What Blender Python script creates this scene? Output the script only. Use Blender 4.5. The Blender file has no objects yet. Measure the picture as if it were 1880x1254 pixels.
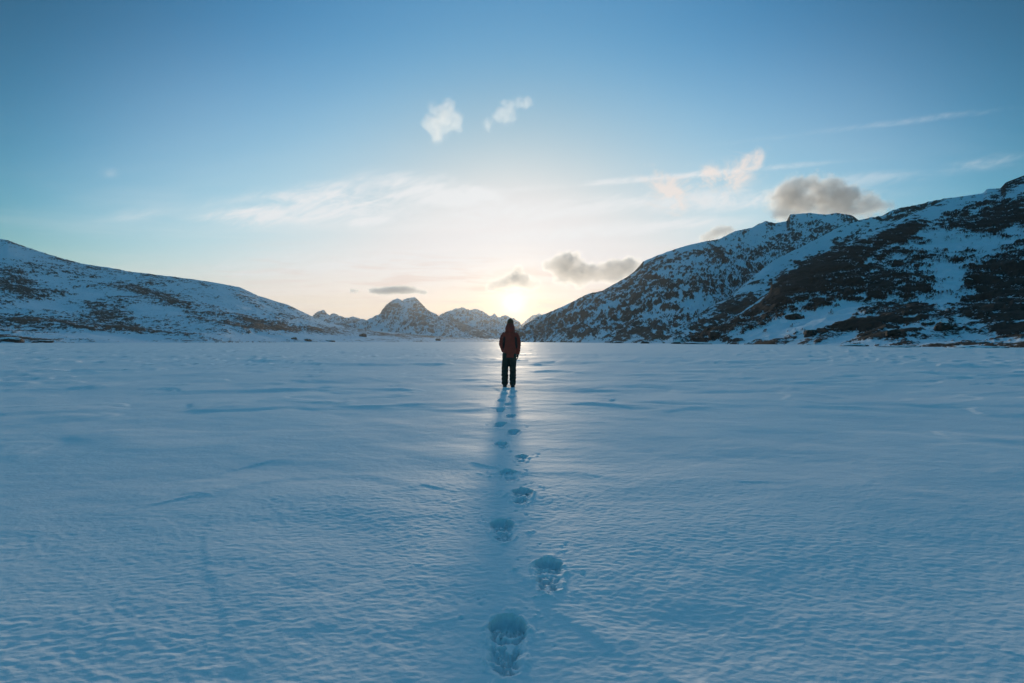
import bpy, bmesh, math, random
import numpy as np
from mathutils import Vector, Matrix

scene = bpy.context.scene
R = math.radians

# ------------------------------------------------------------------ camera
CAM_H = 1.19
F = 835.0                      # focal length in photograph pixels (1880 wide): a 16 mm lens
cam_data = bpy.data.cameras.new('camera')
cam_data.lens = 16.0
cam_data.sensor_width = 36.0
cam_data.clip_start = 0.05
cam_data.clip_end = 120000.0
cam = bpy.data.objects.new('camera', cam_data)
cam.location = (0, 0, CAM_H)
cam.rotation_euler = (R(90), 0, 0)
scene.collection.objects.link(cam)
scene.camera = cam

# ------------------------------------------------------------------ light: low winter sun ahead, behind thin cloud
SUN_ELEV = R(4.7)
SUN_AZ = R(0.15)               # to the right of straight ahead (+Y)
sun_data = bpy.data.lights.new('sun', 'SUN')
sun_data.energy = 2.7
sun_data.color = (1.0, 0.78, 0.54)
sun_data.angle = R(2.6)
sun = bpy.data.objects.new('sun', sun_data)
sun_dir = Vector((math.sin(SUN_AZ) * math.cos(SUN_ELEV), math.cos(SUN_AZ) * math.cos(SUN_ELEV), math.sin(SUN_ELEV)))
sun.rotation_euler = sun_dir.to_track_quat('Z', 'Y').to_euler()
sun.location = (0, 30, 20)
scene.collection.objects.link(sun)

scene.view_settings.view_transform = 'Standard'
scene.view_settings.look = 'None'
scene.view_settings.gamma = 1.0
scene.view_settings.exposure = 0.0


class NT:
    """small helper round a node tree"""
    def __init__(self, tree):
        self.t = tree
        tree.nodes.clear()

    def n(self, kind, **kw):
        nd = self.t.nodes.new(kind)
        ins = kw.pop('ins', {})
        for k, v in kw.items():
            setattr(nd, k, v)
        for k, v in ins.items():
            self.put(nd.inputs[k], v)
        return nd

    def put(self, sock, v):
        if isinstance(v, bpy.types.NodeSocket):
            self.t.links.new(v, sock)
        elif isinstance(v, bpy.types.Node):
            self.t.links.new(v.outputs[0], sock)
        else:
            sock.default_value = v

    def math(self, op, a, b=None, c=None, clamp=False):
        nd = self.n('ShaderNodeMath', operation=op, use_clamp=clamp)
        self.put(nd.inputs[0], a)
        if b is not None:
            self.put(nd.inputs[1], b)
        if c is not None:
            self.put(nd.inputs[2], c)
        return nd.outputs[0]

    def smooth(self, v, lo, hi, a=0.0, b=1.0):
        nd = self.n('ShaderNodeMapRange', interpolation_type='SMOOTHSTEP')
        self.put(nd.inputs['Value'], v)
        self.put(nd.inputs['From Min'], lo)
        self.put(nd.inputs['From Max'], hi)
        self.put(nd.inputs['To Min'], a)
        self.put(nd.inputs['To Max'], b)
        return nd.outputs[0]

    def mix(self, fac, a, b, blend='MIX'):
        nd = self.n('ShaderNodeMix', data_type='RGBA', blend_type=blend)
        self.put(nd.inputs[0], fac)
        self.put(nd.inputs[6], a)
        self.put(nd.inputs[7], b)
        return nd.outputs[2]

    def comb(self, x, y, z):
        return self.n('ShaderNodeCombineXYZ', ins={0: x, 1: y, 2: z}).outputs[0]

    def noise(self, vec, scale, detail=4.0, rough=0.5, dist=0.0, dims='3D'):
        nd = self.n('ShaderNodeTexNoise', noise_dimensions=dims)
        self.put(nd.inputs['Vector'], vec)
        nd.inputs['Scale'].default_value = scale
        nd.inputs['Detail'].default_value = detail
        nd.inputs['Roughness'].default_value = rough
        nd.inputs['Distortion'].default_value = dist
        return nd.outputs[0]


# ------------------------------------------------------------------ world: Nishita sky with the photograph's film response, thin high cloud
def build_world():
    world = bpy.data.worlds.new('World')
    scene.world = world
    world.use_nodes = True
    w = NT(world.node_tree)
    out = w.n('ShaderNodeOutputWorld')
    bg = w.n('ShaderNodeBackground')
    w.put(out.inputs[0], bg)
    sky = w.n('ShaderNodeTexSky', sky_type='NISHITA')
    sky.sun_disc = False
    sky.sun_elevation = SUN_ELEV
    sky.sun_rotation = SUN_AZ
    sky.altitude = 0
    sky.air_density = 1.0
    sky.dust_density = 1.0
    sky.ozone_density = 2.0
    tc = w.n('ShaderNodeTexCoord')
    d = w.n('ShaderNodeVectorMath', operation='NORMALIZE')
    w.put(d.inputs[0], tc.outputs['Generated'])
    dv = d.outputs[0]
    sep = w.n('ShaderNodeSeparateXYZ', ins={0: dv})
    dx, dy, dz = sep.outputs
    dot = w.n('ShaderNodeVectorMath', operation='DOT_PRODUCT', ins={0: dv, 1: tuple(sun_dir)}).outputs['Value']
    gam = w.math('ARCCOSINE', w.math('MINIMUM', w.math('MAXIMUM', dot, -1.0), 1.0))     # angle from the sun
    el = w.math('ARCSINE', dz)
    up = w.math('MAXIMUM', el, 0.0)
    w.put(sky.inputs[0], w.comb(dx, dy, w.math('MAXIMUM', dz, 0.075)))
    g = w.math('ADD', w.smooth(gam, R(14), R(30), 0.86, 1.12), w.smooth(gam, R(32), R(58), 0.0, -0.34))
    src = w.n('ShaderNodeVectorMath', operation='SCALE', ins={0: sky.outputs[0]})
    w.put(src.inputs['Scale'], g)
    lift = w.n('ShaderNodeVectorMath', operation='SCALE', ins={0: (1.02, 1.18, 1.38)})     # light added to the upper sky, mostly out of view, to brighten the snow
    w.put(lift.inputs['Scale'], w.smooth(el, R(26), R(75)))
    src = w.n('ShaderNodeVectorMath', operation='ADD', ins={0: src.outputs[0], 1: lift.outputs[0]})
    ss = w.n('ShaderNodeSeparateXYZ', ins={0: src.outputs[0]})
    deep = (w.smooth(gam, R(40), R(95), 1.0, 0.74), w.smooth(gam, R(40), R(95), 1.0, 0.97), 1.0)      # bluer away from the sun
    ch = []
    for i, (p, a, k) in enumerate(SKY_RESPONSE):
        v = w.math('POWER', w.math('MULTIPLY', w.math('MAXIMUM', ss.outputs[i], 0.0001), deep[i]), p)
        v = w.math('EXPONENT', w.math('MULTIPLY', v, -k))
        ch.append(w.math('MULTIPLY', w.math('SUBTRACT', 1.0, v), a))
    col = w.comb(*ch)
    veil = w.math('MULTIPLY', w.smooth(el, R(34), R(18)), w.smooth(gam, R(50), R(36)))
    col = w.mix(w.math('MULTIPLY', veil, 0.15), col, (0.60, 0.56, 0.53, 1))
    # peach band of thick air low down, on the sun's side
    low = w.math('EXPONENT', w.math('MULTIPLY', w.math('MULTIPLY', w.math('DIVIDE', up, R(5.6)), w.math('DIVIDE', up, R(5.6))), -1.0))
    side = w.math('EXPONENT', w.math('DIVIDE', gam, -R(36)))
    col = w.mix(w.math('MULTIPLY', w.math('MULTIPLY', low, side), 1.45, clamp=True), col, (0.99, 0.69, 0.40, 1))

    # thin cloud painted on a high flat layer (so that it foreshortens towards the horizon)
    zz = w.math('ADD', w.math('MAXIMUM', dz, 0.0), 0.035)
    u = w.math('DIVIDE', dx, zz)
    v = w.math('DIVIDE', dy, zz)
    ta = w.math('DIVIDE', dx, w.math('MAXIMUM', dy, 0.02))      # tangent of azimuth, of elevation
    te = w.math('DIVIDE', dz, w.math('MAXIMUM', dy, 0.02))
    front = w.smooth(dy, 0.0, 0.3)

    def blob(cx, cy, rx, ry, rot=0.0, soft=1.0):
        c, s_ = math.cos(R(rot)), math.sin(R(rot))
        ax = w.math('SUBTRACT', ta, (cx - 940) / F)
        ay = w.math('SUBTRACT', te, (627 - cy) / F)
        bx = w.math('DIVIDE', w.math('ADD', w.math('MULTIPLY', ax, c), w.math('MULTIPLY', ay, s_)), rx / F)
        by = w.math('DIVIDE', w.math('SUBTRACT', w.math('MULTIPLY', ay, c), w.math('MULTIPLY', ax, s_)), ry / F)
        r2 = w.math('ADD', w.math('MULTIPLY', bx, bx), w.math('MULTIPLY', by, by))
        return w.math('MULTIPLY', w.math('EXPONENT', w.math('MULTIPLY', r2, -soft)), front)

    def layer(mask, noise_v, lo, hi, amount):
        return w.math('MULTIPLY', w.smooth(w.math('MULTIPLY', w.math('ADD', noise_v, 0.0), mask), lo, hi), amount)

    tilt = w.math('SUBTRACT', te, w.math('MULTIPLY', ta, 0.10))
    fib = w.math('SUBTRACT', te, w.math('MULTIPLY', ta, 0.35))
    wisp = w.noise(w.comb(w.math('MULTIPLY', ta, 4.5), w.math('MULTIPLY', tilt, 19.0), 3.1), 1.0, 8.0, 0.62, 0.8)
    fleck = w.noise(w.comb(w.math('MULTIPLY', ta, 15.0), w.math('MULTIPLY', fib, 42.0), 7.7), 1.0, 7.0, 0.66, 0.9)
    mixn = w.math('ADD', w.math('MULTIPLY', wisp, 0.60), w.math('MULTIPLY', fleck, 0.40))
    mixn = w.math('MULTIPLY_ADD', mixn, 2.6, -0.80)
    puff = w.math('MULTIPLY_ADD', w.noise(w.comb(w.math('MULTIPLY', ta, 17.0), w.math('MULTIPLY', te, 22.0), 2.2), 1.0, 7.0, 0.62, 0.5), 2.8, -0.90)
    # general faint streaks everywhere in the lower sky
    streak = w.noise(w.comb(w.math('MULTIPLY', u, 0.16), w.math('MULTIPLY', v, 0.62), 0.0), 1.0, 6.0, 0.6, 0.6)
    belt = w.math('MULTIPLY', w.smooth(el, R(24), R(10)), w.smooth(gam, R(62), R(20), 0.2, 1.0))
    col = w.mix(w.math('MULTIPLY', w.smooth(streak, 0.46, 0.74), w.math('MULTIPLY', belt, 0.42)), col, (0.90, 0.86, 0.85, 1))
    bright = (0.82, 0.84, 0.86, 1)

    def most(*bl):
        r_ = bl[0]
        for b_ in bl[1:]:
            r_ = w.math('MAXIMUM', r_, b_)
        return r_
    b1 = most(blob(630, 374, 240, 40, 4, 1.0), blob(800, 356, 150, 34, -8), blob(480, 394, 120, 26, 4), blob(880, 355, 90, 16, -20), blob(680, 405, 60, 12, 5))
    b2 = most(blob(1010, 385, 330, 22, 6), blob(1330, 366, 270, 26, 3), blob(1220, 325, 300, 7, 5), blob(1150, 420, 260, 18, 4))
    b3 = most(blob(1228, 345, 52, 58, 70), blob(1330, 325, 72, 40, 20), blob(1375, 300, 40, 22, 30), blob(1275, 335, 60, 22, 0))
    b4 = most(blob(250, 395, 90, 16, 8), blob(1640, 226, 270, 7, 7), blob(202, 318, 18, 10, 0), blob(1580, 330, 160, 14, 4), blob(1810, 300, 120, 14, 10))
    b5 = most(blob(620, 480, 330, 26, 3), blob(480, 500, 200, 10, 2))
    col = w.mix(layer(b1, mixn, 0.06, 0.62, 0.92), col, bright)
    col = w.mix(layer(b2, mixn, 0.06, 0.66, 0.74), col, bright)
    col = w.mix(layer(b5, mixn, 0.12, 0.75, 0.5), col, bright)
    col = w.mix(layer(b3, puff, 0.10, 0.70, 0.80), col, (0.90, 0.79, 0.73, 1))
    col = w.mix(layer(b4, mixn, 0.05, 0.85, 0.34), col, bright)
    # low grey-rose bars in front of the bright horizon
    bars = w.noise(w.comb(w.math('MULTIPLY', ta, 6.0), w.math('MULTIPLY', te, 62.0), 1.7), 1.0, 5.0, 0.6, 0.7)
    lowband = w.math('MULTIPLY', w.smooth(el, R(12.5), R(5.0)), w.smooth(gam, R(45), R(9)))
    col = w.mix(w.math('MULTIPLY', w.smooth(bars, 0.47, 0.66), w.math('MULTIPLY', lowband, 0.72)), col, (0.72, 0.56, 0.50, 1))
    # glow of the sun through the thin cloud
    cs = w.n('ShaderNodeVectorMath', operation='SCALE', ins={0: col})
    cs.inputs['Scale'].default_value = 1.0
    glow = w.math('ADD', w.math('MULTIPLY', w.math('EXPONENT', w.math('DIVIDE', gam, -R(1.0))), 2.0),
                  w.math('MULTIPLY', w.math('EXPONENT', w.math('DIVIDE', gam, -R(4.0))), 0.42))
    gl = w.n('ShaderNodeVectorMath', operation='SCALE', ins={0: (1.0, 0.72, 0.38)})
    w.put(gl.inputs['Scale'], glow)
    tot = w.n('ShaderNodeVectorMath', operation='ADD', ins={0: cs.outputs[0], 1: gl.outputs[0]})
    fin = w.n('ShaderNodeVectorMath', operation='SCALE', ins={0: tot.outputs[0]})
    fin.inputs['Scale'].default_value = 10.0
    w.put(bg.inputs[0], fin.outputs[0])
    bg.inputs[1].default_value = 0.1
    world.cycles.sampling_method = 'MANUAL'
    world.cycles.sample_map_resolution = 1024


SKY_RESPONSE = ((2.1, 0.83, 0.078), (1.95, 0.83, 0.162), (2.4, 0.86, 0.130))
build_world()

scene.cycles.max_bounces = 4
scene.cycles.diffuse_bounces = 2
scene.cycles.glossy_bounces = 2
scene.cycles.transmission_bounces = 2
scene.cycles.volume_bounces = 1
scene.cycles.use_denoising = True
scene.cycles.use_adaptive_sampling = True
scene.cycles.adaptive_threshold = 0.02
scene.cycles.caustics_reflective = False
scene.cycles.caustics_refractive = False


# ------------------------------------------------------------------ noise (numpy)
_rng = np.random.RandomState(11)
_perm = _rng.permutation(256).astype(np.int32)
_perm = np.concatenate([_perm, _perm, _perm])
_grad = _rng.normal(size=(256, 3)).astype(np.float32)
_grad /= np.linalg.norm(_grad, axis=1)[:, None]


def perlin(x, y, z=0.0):
    x = np.asarray(x, np.float32)
    y = np.asarray(y, np.float32)
    z = np.broadcast_to(np.asarray(z, np.float32), x.shape)
    xi = np.floor(x); yi = np.floor(y); zi = np.floor(z)
    xf = x - xi; yf = y - yi; zf = z - zi
    xi = xi.astype(np.int32) & 255; yi = yi.astype(np.int32) & 255; zi = zi.astype(np.int32) & 255
    u = xf * xf * xf * (xf * (xf * 6 - 15) + 10)
    v = yf * yf * yf * (yf * (yf * 6 - 15) + 10)
    w = zf * zf * zf * (zf * (zf * 6 - 15) + 10)

    def corner(a, b, c):
        h = _perm[_perm[_perm[(xi + a) & 255] + ((yi + b) & 255)] + ((zi + c) & 255)]
        gr = _grad[h]
        return gr[..., 0] * (xf - a) + gr[..., 1] * (yf - b) + gr[..., 2] * (zf - c)
    lo = (corner(0, 0, 0) * (1 - u) + corner(1, 0, 0) * u) * (1 - v) + (corner(0, 1, 0) * (1 - u) + corner(1, 1, 0) * u) * v
    hi = (corner(0, 0, 1) * (1 - u) + corner(1, 0, 1) * u) * (1 - v) + (corner(0, 1, 1) * (1 - u) + corner(1, 1, 1) * u) * v
    return (lo * (1 - w) + hi * w) * 1.5


def fbm(x, y, z=0.0, octaves=4, gain=0.5, lac=2.03):
    t = 0.0
    a = 1.0
    n = 0.0
    for _ in range(octaves):
        t = t + a * perlin(x, y, z)
        n += a
        x = x * lac + 17.3; y = y * lac - 9.1; z = z * lac + 5.7
        a *= gain
    return t / n * 1.35


def ridged(x, y, z=0.0, octaves=4, gain=0.5, lac=2.07):
    t = 0.0
    a = 1.0
    n = 0.0
    for _ in range(octaves):
        t = t + a * (1.0 - np.abs(perlin(x, y, z)) * 2.0)
        n += a
        x = x * lac + 7.9; y = y * lac - 3.3; z = z * lac + 2.2
        a *= gain
    return t / n


def sstep(v, lo, hi):
    t = np.clip((v - lo) / (hi - lo), 0, 1)
    return t * t * (3 - 2 * t)


# ------------------------------------------------------------------ objects, materials
col_main = scene.collection


def tag(o, label=None, cat=None, group=None, kind=None):
    if label: o['label'] = label
    if cat: o['category'] = cat
    if group: o['group'] = group
    if kind: o['kind'] = kind
    return o


def link(o, parent=None):
    col_main.objects.link(o)
    if parent is not None:
        o.parent = parent
    return o


def mesh_from_arrays(name, verts, quads, mat=None, smooth=True):
    me = bpy.data.meshes.new(name)
    nv, nf = len(verts), len(quads)
    k = quads.shape[1]
    me.vertices.add(nv)
    me.vertices.foreach_set('co', np.ascontiguousarray(verts, np.float32).ravel())
    me.loops.add(nf * k)
    me.loops.foreach_set('vertex_index', np.ascontiguousarray(quads, np.int32).ravel())
    me.polygons.add(nf)
    me.polygons.foreach_set('loop_start', np.arange(0, nf * k, k, dtype=np.int32))
    me.polygons.foreach_set('use_smooth', np.full(nf, smooth, bool))
    me.update(calc_edges=True)
    if mat:
        me.materials.append(mat)
    return me


def grid_quads(nr, nc, wrap=False):
    a = np.arange(nr * nc, dtype=np.int32).reshape(nr, nc)
    if wrap:
        b = np.roll(a, -1, axis=1)
        q = np.stack([a[:-1], b[:-1], b[1:], a[1:]], -1)
    else:
        q = np.stack([a[:-1, :-1], a[:-1, 1:], a[1:, 1:], a[1:, :-1]], -1)
    return q.reshape(-1, 4)


def material(name):
    m = bpy.data.materials.new(name)
    m.use_nodes = True
    t = NT(m.node_tree)
    out = t.n('ShaderNodeOutputMaterial')
    b = t.n('ShaderNodeBsdfPrincipled')
    t.put(out.inputs[0], b)
    return m, t, b, out


def make_snow():
    m, t, b, out = material('wind_packed_snow')
    geo = t.n('ShaderNodeNewGeometry').outputs['Position']
    big = t.noise(geo, 0.35, 4, 0.5)
    b.inputs['Base Color'].default_value = (0.80, 0.84, 0.88, 1)
    t.put(b.inputs['Base Color'], t.mix(t.smooth(big, 0.3, 0.7), (0.82, 0.85, 0.88, 1), (0.87, 0.89, 0.91, 1)))
    sx = t.n('ShaderNodeMapping', ins={'Vector': geo, 'Scale': (0.07, 0.22, 1.0)})
    glaze = t.noise(sx, 1.0, 5, 0.55)
    t.put(b.inputs['Roughness'], t.smooth(glaze, 0.50, 0.72, 0.74, 0.55))
    b.inputs['IOR'].default_value = 1.31
    grain = t.noise(geo, 190.0, 2, 0.6)
    st = t.n('ShaderNodeMapping', ins={'Vector': geo, 'Scale': (26.0, 46.0, 36.0)})
    crust = t.noise(st, 1.0, 5, 0.65)
    bump = t.n('ShaderNodeBump', ins={'Strength': 0.65, 'Distance': 0.005})
    t.put(bump.inputs['Height'], t.math('ADD', t.math('MULTIPLY', crust, 0.8), t.math('MULTIPLY', grain, 0.18)))
    st2 = t.n('ShaderNodeMapping', ins={'Vector': geo, 'Scale': (3.2, 5.5, 4.0)})
    bump2 = t.n('ShaderNodeBump', ins={'Strength': 0.5, 'Distance': 0.02})
    t.put(bump2.inputs['Height'], t.noise(st2, 1.0, 4, 0.6))
    t.put(bump2.inputs['Normal'], bump)
    t.put(b.inputs['Normal'], bump2)
    return m


def make_hill_mat(name, rock_a, rock_b, fine, bump_d, snow=(0.70, 0.78, 0.86, 1)):
    """snow and rock; the vertex attribute 'rock' says how much bare ground there is"""
    m, t, b, out = material(name)
    geo = t.n('ShaderNodeNewGeometry').outputs['Position']
    at = t.n('ShaderNodeAttribute', attribute_name='rock').outputs['Fac']
    n1 = t.noise(geo, fine, 6, 0.68)
    mp = t.n('ShaderNodeMapping', ins={'Vector': geo, 'Scale': (0.45, 0.45, 1.3)})
    n2 = t.noise(mp, fine * 2.6, 4, 0.65)
    mask = t.math('ADD', at, t.math('ADD', t.math('MULTIPLY_ADD', n1, 1.0, -0.50), t.math('MULTIPLY_ADD', n2, 0.9, -0.45)))
    mask = t.smooth(mask, 0.42, 0.60)
    n3 = t.noise(geo, fine * 0.7, 5, 0.6)
    rock = t.mix(t.smooth(n3, 0.3, 0.7), rock_a, rock_b)
    t.put(b.inputs['Base Color'], t.mix(mask, snow, rock))
    t.put(b.inputs['Roughness'], t.math('MULTIPLY_ADD', mask, 0.25, 0.65))
    b.inputs['Specular IOR Level'].default_value = 0.25
    bump = t.n('ShaderNodeBump', ins={'Strength': 0.7, 'Distance': bump_d})
    t.put(bump.inputs['Height'], t.math('ADD', t.math('MULTIPLY', n1, 1.0), t.math('MULTIPLY', mask, 0.35)))
    t.put(b.inputs['Normal'], bump)
    return m


MAT_SNOW = make_snow()


def pix(px, depth, py=627.0):
    """the point at a given depth (metres along the view) seen at a place of the photograph"""
    return np.array([(px - 940.0) / F * depth, depth, CAM_H + (627.0 - py) / F * depth])


# ------------------------------------------------------------------ frozen lake: one sheet of wind-packed snow with the trail of prints
PRINTS = [  # px, py of the middle, heading (deg, + = right), depth (m), crumble, scale
    (930, 1172, 3, 0.066, 1.0, 0.98), (1007, 1051, 5, 0.062, 0.95, 0.93), (923, 970, -4, 0.060, 0.9, 0.95), (958, 908, 6, 0.050, 1.2, 0.95),
    (934, 870, -8, 0.030, 1.3, 0.9), (957, 840, 4, 0.036, 1.1, 0.85), (922, 814, -10, 0.048, 1.0, 0.95), (942, 792, 8, 0.055, 0.5, 0.95),
    (918, 779, 10, 0.058, 0.4, 0.95), (938, 764, 6, 0.055, 0.4, 0.95), (919, 753, 0, 0.060, 0.4, 0.95), (933, 743, 6, 0.055, 0.4, 0.9),
    (920, 736.5, 4, 0.060, 0.4, 0.95), (939, 729, 4, 0.060, 0.4, 0.95), (926, 723, 0, 0.060, 0.4, 0.95), (943, 719.5, 4, 0.055, 0.4, 0.95),
    (931, 715.4, 2, 0.050, 0.4, 0.9)]


def print_frame(p):
    depth = F * CAM_H / (p[1] - 627.0)
    return (p[0] - 940.0) / F * depth, depth


def seg_dist(x, y, pts):
    """distance to a polyline and side (+ right of the travel direction)"""
    best = np.full(x.shape, 1e9, np.float32)
    side = np.zeros(x.shape, np.float32)
    for (ax, ay), (bx, by) in zip(pts[:-1], pts[1:]):
        vx, vy = bx - ax, by - ay
        t = np.clip(((x - ax) * vx + (y - ay) * vy) / (vx * vx + vy * vy), 0, 1)
        dx = x - (ax + t * vx); dy = y - (ay + t * vy)
        d = np.hypot(dx, dy)
        cr = vy * dx - vx * dy
        upd = d < best
        best = np.where(upd, d, best)
        side = np.where(upd, np.sign(cr), side)
    return best, side


def gp(px, py):
    d = F * CAM_H / (py - 627.0)
    return ((px - 940.0) / F * d, d)


DRIFTS = [   # crest lines seen on the lake (left bank steep), width and height in metres
    ([(-300, 800), (0, 788), (280, 768), (450, 744), (560, 733), (640, 744), (760, 752), (880, 750)], 0.22, 0.022),
    ([(380, 905), (480, 882), (590, 866), (680, 866), (760, 884)], 0.10, 0.010),
    ([(520, 840), (640, 812), (720, 816), (860, 846)], 0.16, 0.012),
    ([(600, 712), (690, 696), (800, 692), (880, 700), (905, 712)], 0.35, 0.026),
    ([(170, 712), (300, 690), (430, 682), (560, 684)], 0.40, 0.028),
    ([(990, 704), (1060, 712), (1160, 738), (1300, 742), (1500, 746), (1880, 762)], 0.26, 0.020),
    ([(960, 866), (1050, 864), (1180, 880), (1330, 884)], 0.10, 0.009),
    ([(1150, 700), (1290, 690), (1420, 700), (1600, 706)], 0.40, 0.026),
    ([(1250, 1015), (1400, 1050), (1560, 1120), (1800, 1180)], 0.09, 0.008),
    ([(700, 664), (850, 660), (1000, 668), (1150, 664)], 0.9, 0.05),
    ([(100, 668), (300, 660), (520, 664)], 1.0, 0.06),
    ([(1300, 668), (1500, 662), (1800, 672)], 0.9, 0.055)]


def lake_height(x, y):
    r = np.hypot(x, y)
    nyq = lambda lam: 1.0 - sstep(r, 0.75 * math.sqrt(984 * lam / 2.2), 1.25 * math.sqrt(984 * lam / 2.2))
    h = np.zeros_like(x)
    wx = 0.5 * fbm(x / 2.2, y / 1.4, 3.0, 2)
    # broad swells of the snow cover
    h += 0.046 * fbm(x / 5.0 + wx * 0.3 - y / 9.0, y / 4.2 + x / 16.0, 1.0, 3)
    h += 0.016 * fbm(x / 1.9 + 5 + y / 5.0, y / 1.6 + wx * 0.4, 2.0, 3) * nyq(0.8)
    # lobed drifts with a small ledge, out on the lake
    n = fbm(x / 3.8 + wx, y / 2.7 + wx * 0.6, 9.0, 3)
    far = sstep(r, 5.5, 9.0)
    trail = 1 - 0.85 * np.exp(-((x + 0.08) / 1.1) ** 2) * (1 - sstep(y, 12.0, 14.0))
    h += trail * far * 0.019 * (sstep(n, -0.03, 0.14) + 0.8 * sstep(n, 0.22, 0.36)) * (1 - sstep(r, 60, 160))
    n2 = fbm(x / 17.0 + wx, y / 8.0, 4.0, 3)
    h += sstep(r, 14, 26) * 0.055 * (sstep(n2, 0.0, 0.12) + 0.5 * n2) * (1 - sstep(r, 250, 500))
    h += sstep(r, 50, 90) * 0.22 * fbm(x / 60.0, y / 40.0, 6.0, 3) * (1 - sstep(r, 500, 900))
    # ledge running towards the viewer on the left: smooth crust above, scoured ripples below
    ledge = [gp(520, 880), gp(420, 915), gp(380, 960), gp(378, 1010), gp(400, 1100), gp(440, 1230), gp(470, 1400), gp(600, 2400)]
    d, s = seg_dist(x, y, ledge)
    wob = 0.012 * fbm(x / 0.12, y / 0.12, 8.0, 3)
    sd = -d * s + wob          # the far-to-near travel puts the left bank on the + side
    gate = sstep(3.7 - y, 0.0, 1.9)
    left = sstep(sd, -0.035, 0.02) * np.exp(-np.clip(sd, 0, None) / 2.5)
    h += gate * 0.0042 * left * (0.45 + 0.9 * sstep(fbm(x / 0.25, y / 0.25, 43.0, 2), -0.3, 0.3))
    # smooth tongue of drifted snow beside the trail, lower right
    tongue = [gp(905, 985), gp(960, 1055), gp(1030, 1120), gp(1140, 1185), gp(1300, 1262), gp(1700, 1500)]
    d2, s2 = seg_dist(x, y, tongue)
    sd2 = d2 * s2 + 0.3 * wob
    t_up = np.exp(-(np.clip(-sd2, 0, None) / 0.13) ** 2) * np.exp(-(np.clip(sd2, 0, None) / 0.035) ** 2) * sstep(y, 0.6, 1.2) * (1 - sstep(y, 2.3, 2.8))
    h += 0.0045 * t_up * (0.55 + 0.9 * sstep(fbm(x / 0.22, y / 0.22, 41.0, 2), -0.3, 0.3))
    # curving drift crests out on the lake
    for pts, wd, am in DRIFTS:
        line = [gp(*q) for q in pts]
        m = 12 * wd
        sel = np.nonzero((y > min(q[1] for q in line) - m) & (y < max(q[1] for q in line) + m) & (x > min(q[0] for q in line) - m) & (x < max(q[0] for q in line) + m))
        if len(sel[0]) == 0:
            continue
        xs, ys = x[sel], y[sel]
        dd, ss = seg_dist(xs, ys, line)
        sdd = dd * ss + 0.35 * wd * fbm(xs / (3 * wd), ys / (3 * wd), 51.0, 3)
        vary = 0.35 + 0.65 * sstep(fbm(xs / 1.3, ys / 1.3, 52.0, 2), -0.3, 0.3)
        h[sel] += am * vary * np.where(sdd > 0, np.exp(-(sdd / wd) ** 2), np.exp(-(sdd / (3.2 * wd)) ** 2))
    # ripples
    wn = fbm(x / 0.55, y / 0.4, 12.0, 2)
    zone = 0.16 + 0.84 * sstep(fbm(x / 1.5, y / 1.0, 15.0, 3), -0.30, 0.30)
    zone = zone * (1 - 0.75 * gate * sstep(sd, -0.06, 0.10)) * (1 - 0.8 * t_up)
    tilt = y + 0.10 * x
    r1 = ridged(x / 0.098 + wn * 0.9, (tilt + 0.035 * wn) / 0.052, 20.0, 2)
    h += 0.0024 * (r1 - 0.4) * zone * nyq(0.055)
    r1b = perlin(x / 0.062 + 3 * wn, tilt / 0.030, 23.0)
    h += 0.0017 * r1b * (0.4 + 0.6 * zone) * nyq(0.045)
    r2 = ridged(x / 0.36 + wn, (tilt + 0.08 * wn) / 0.24, 21.0, 2)
    h += 0.0026 * (r2 - 0.4) * (0.35 + 0.65 * zone) * nyq(0.16)
    r3 = fbm(x / 0.8 + y / 2.0, y / 0.62, 22.0, 2)
    h += 0.0055 * r3 * nyq(0.35)
    h += 0.0018 * fbm(x / 0.05, y / 0.026, 30.0, 2) * nyq(0.04)
    return h


BOOT_V = np.array([-0.185, -0.17, -0.13, -0.07, 0.0, 0.06, 0.11, 0.15, 0.175, 0.185])
BOOT_W = np.array([0.000, 0.040, 0.056, 0.060, 0.066, 0.077, 0.080, 0.070, 0.050, 0.000])


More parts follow.
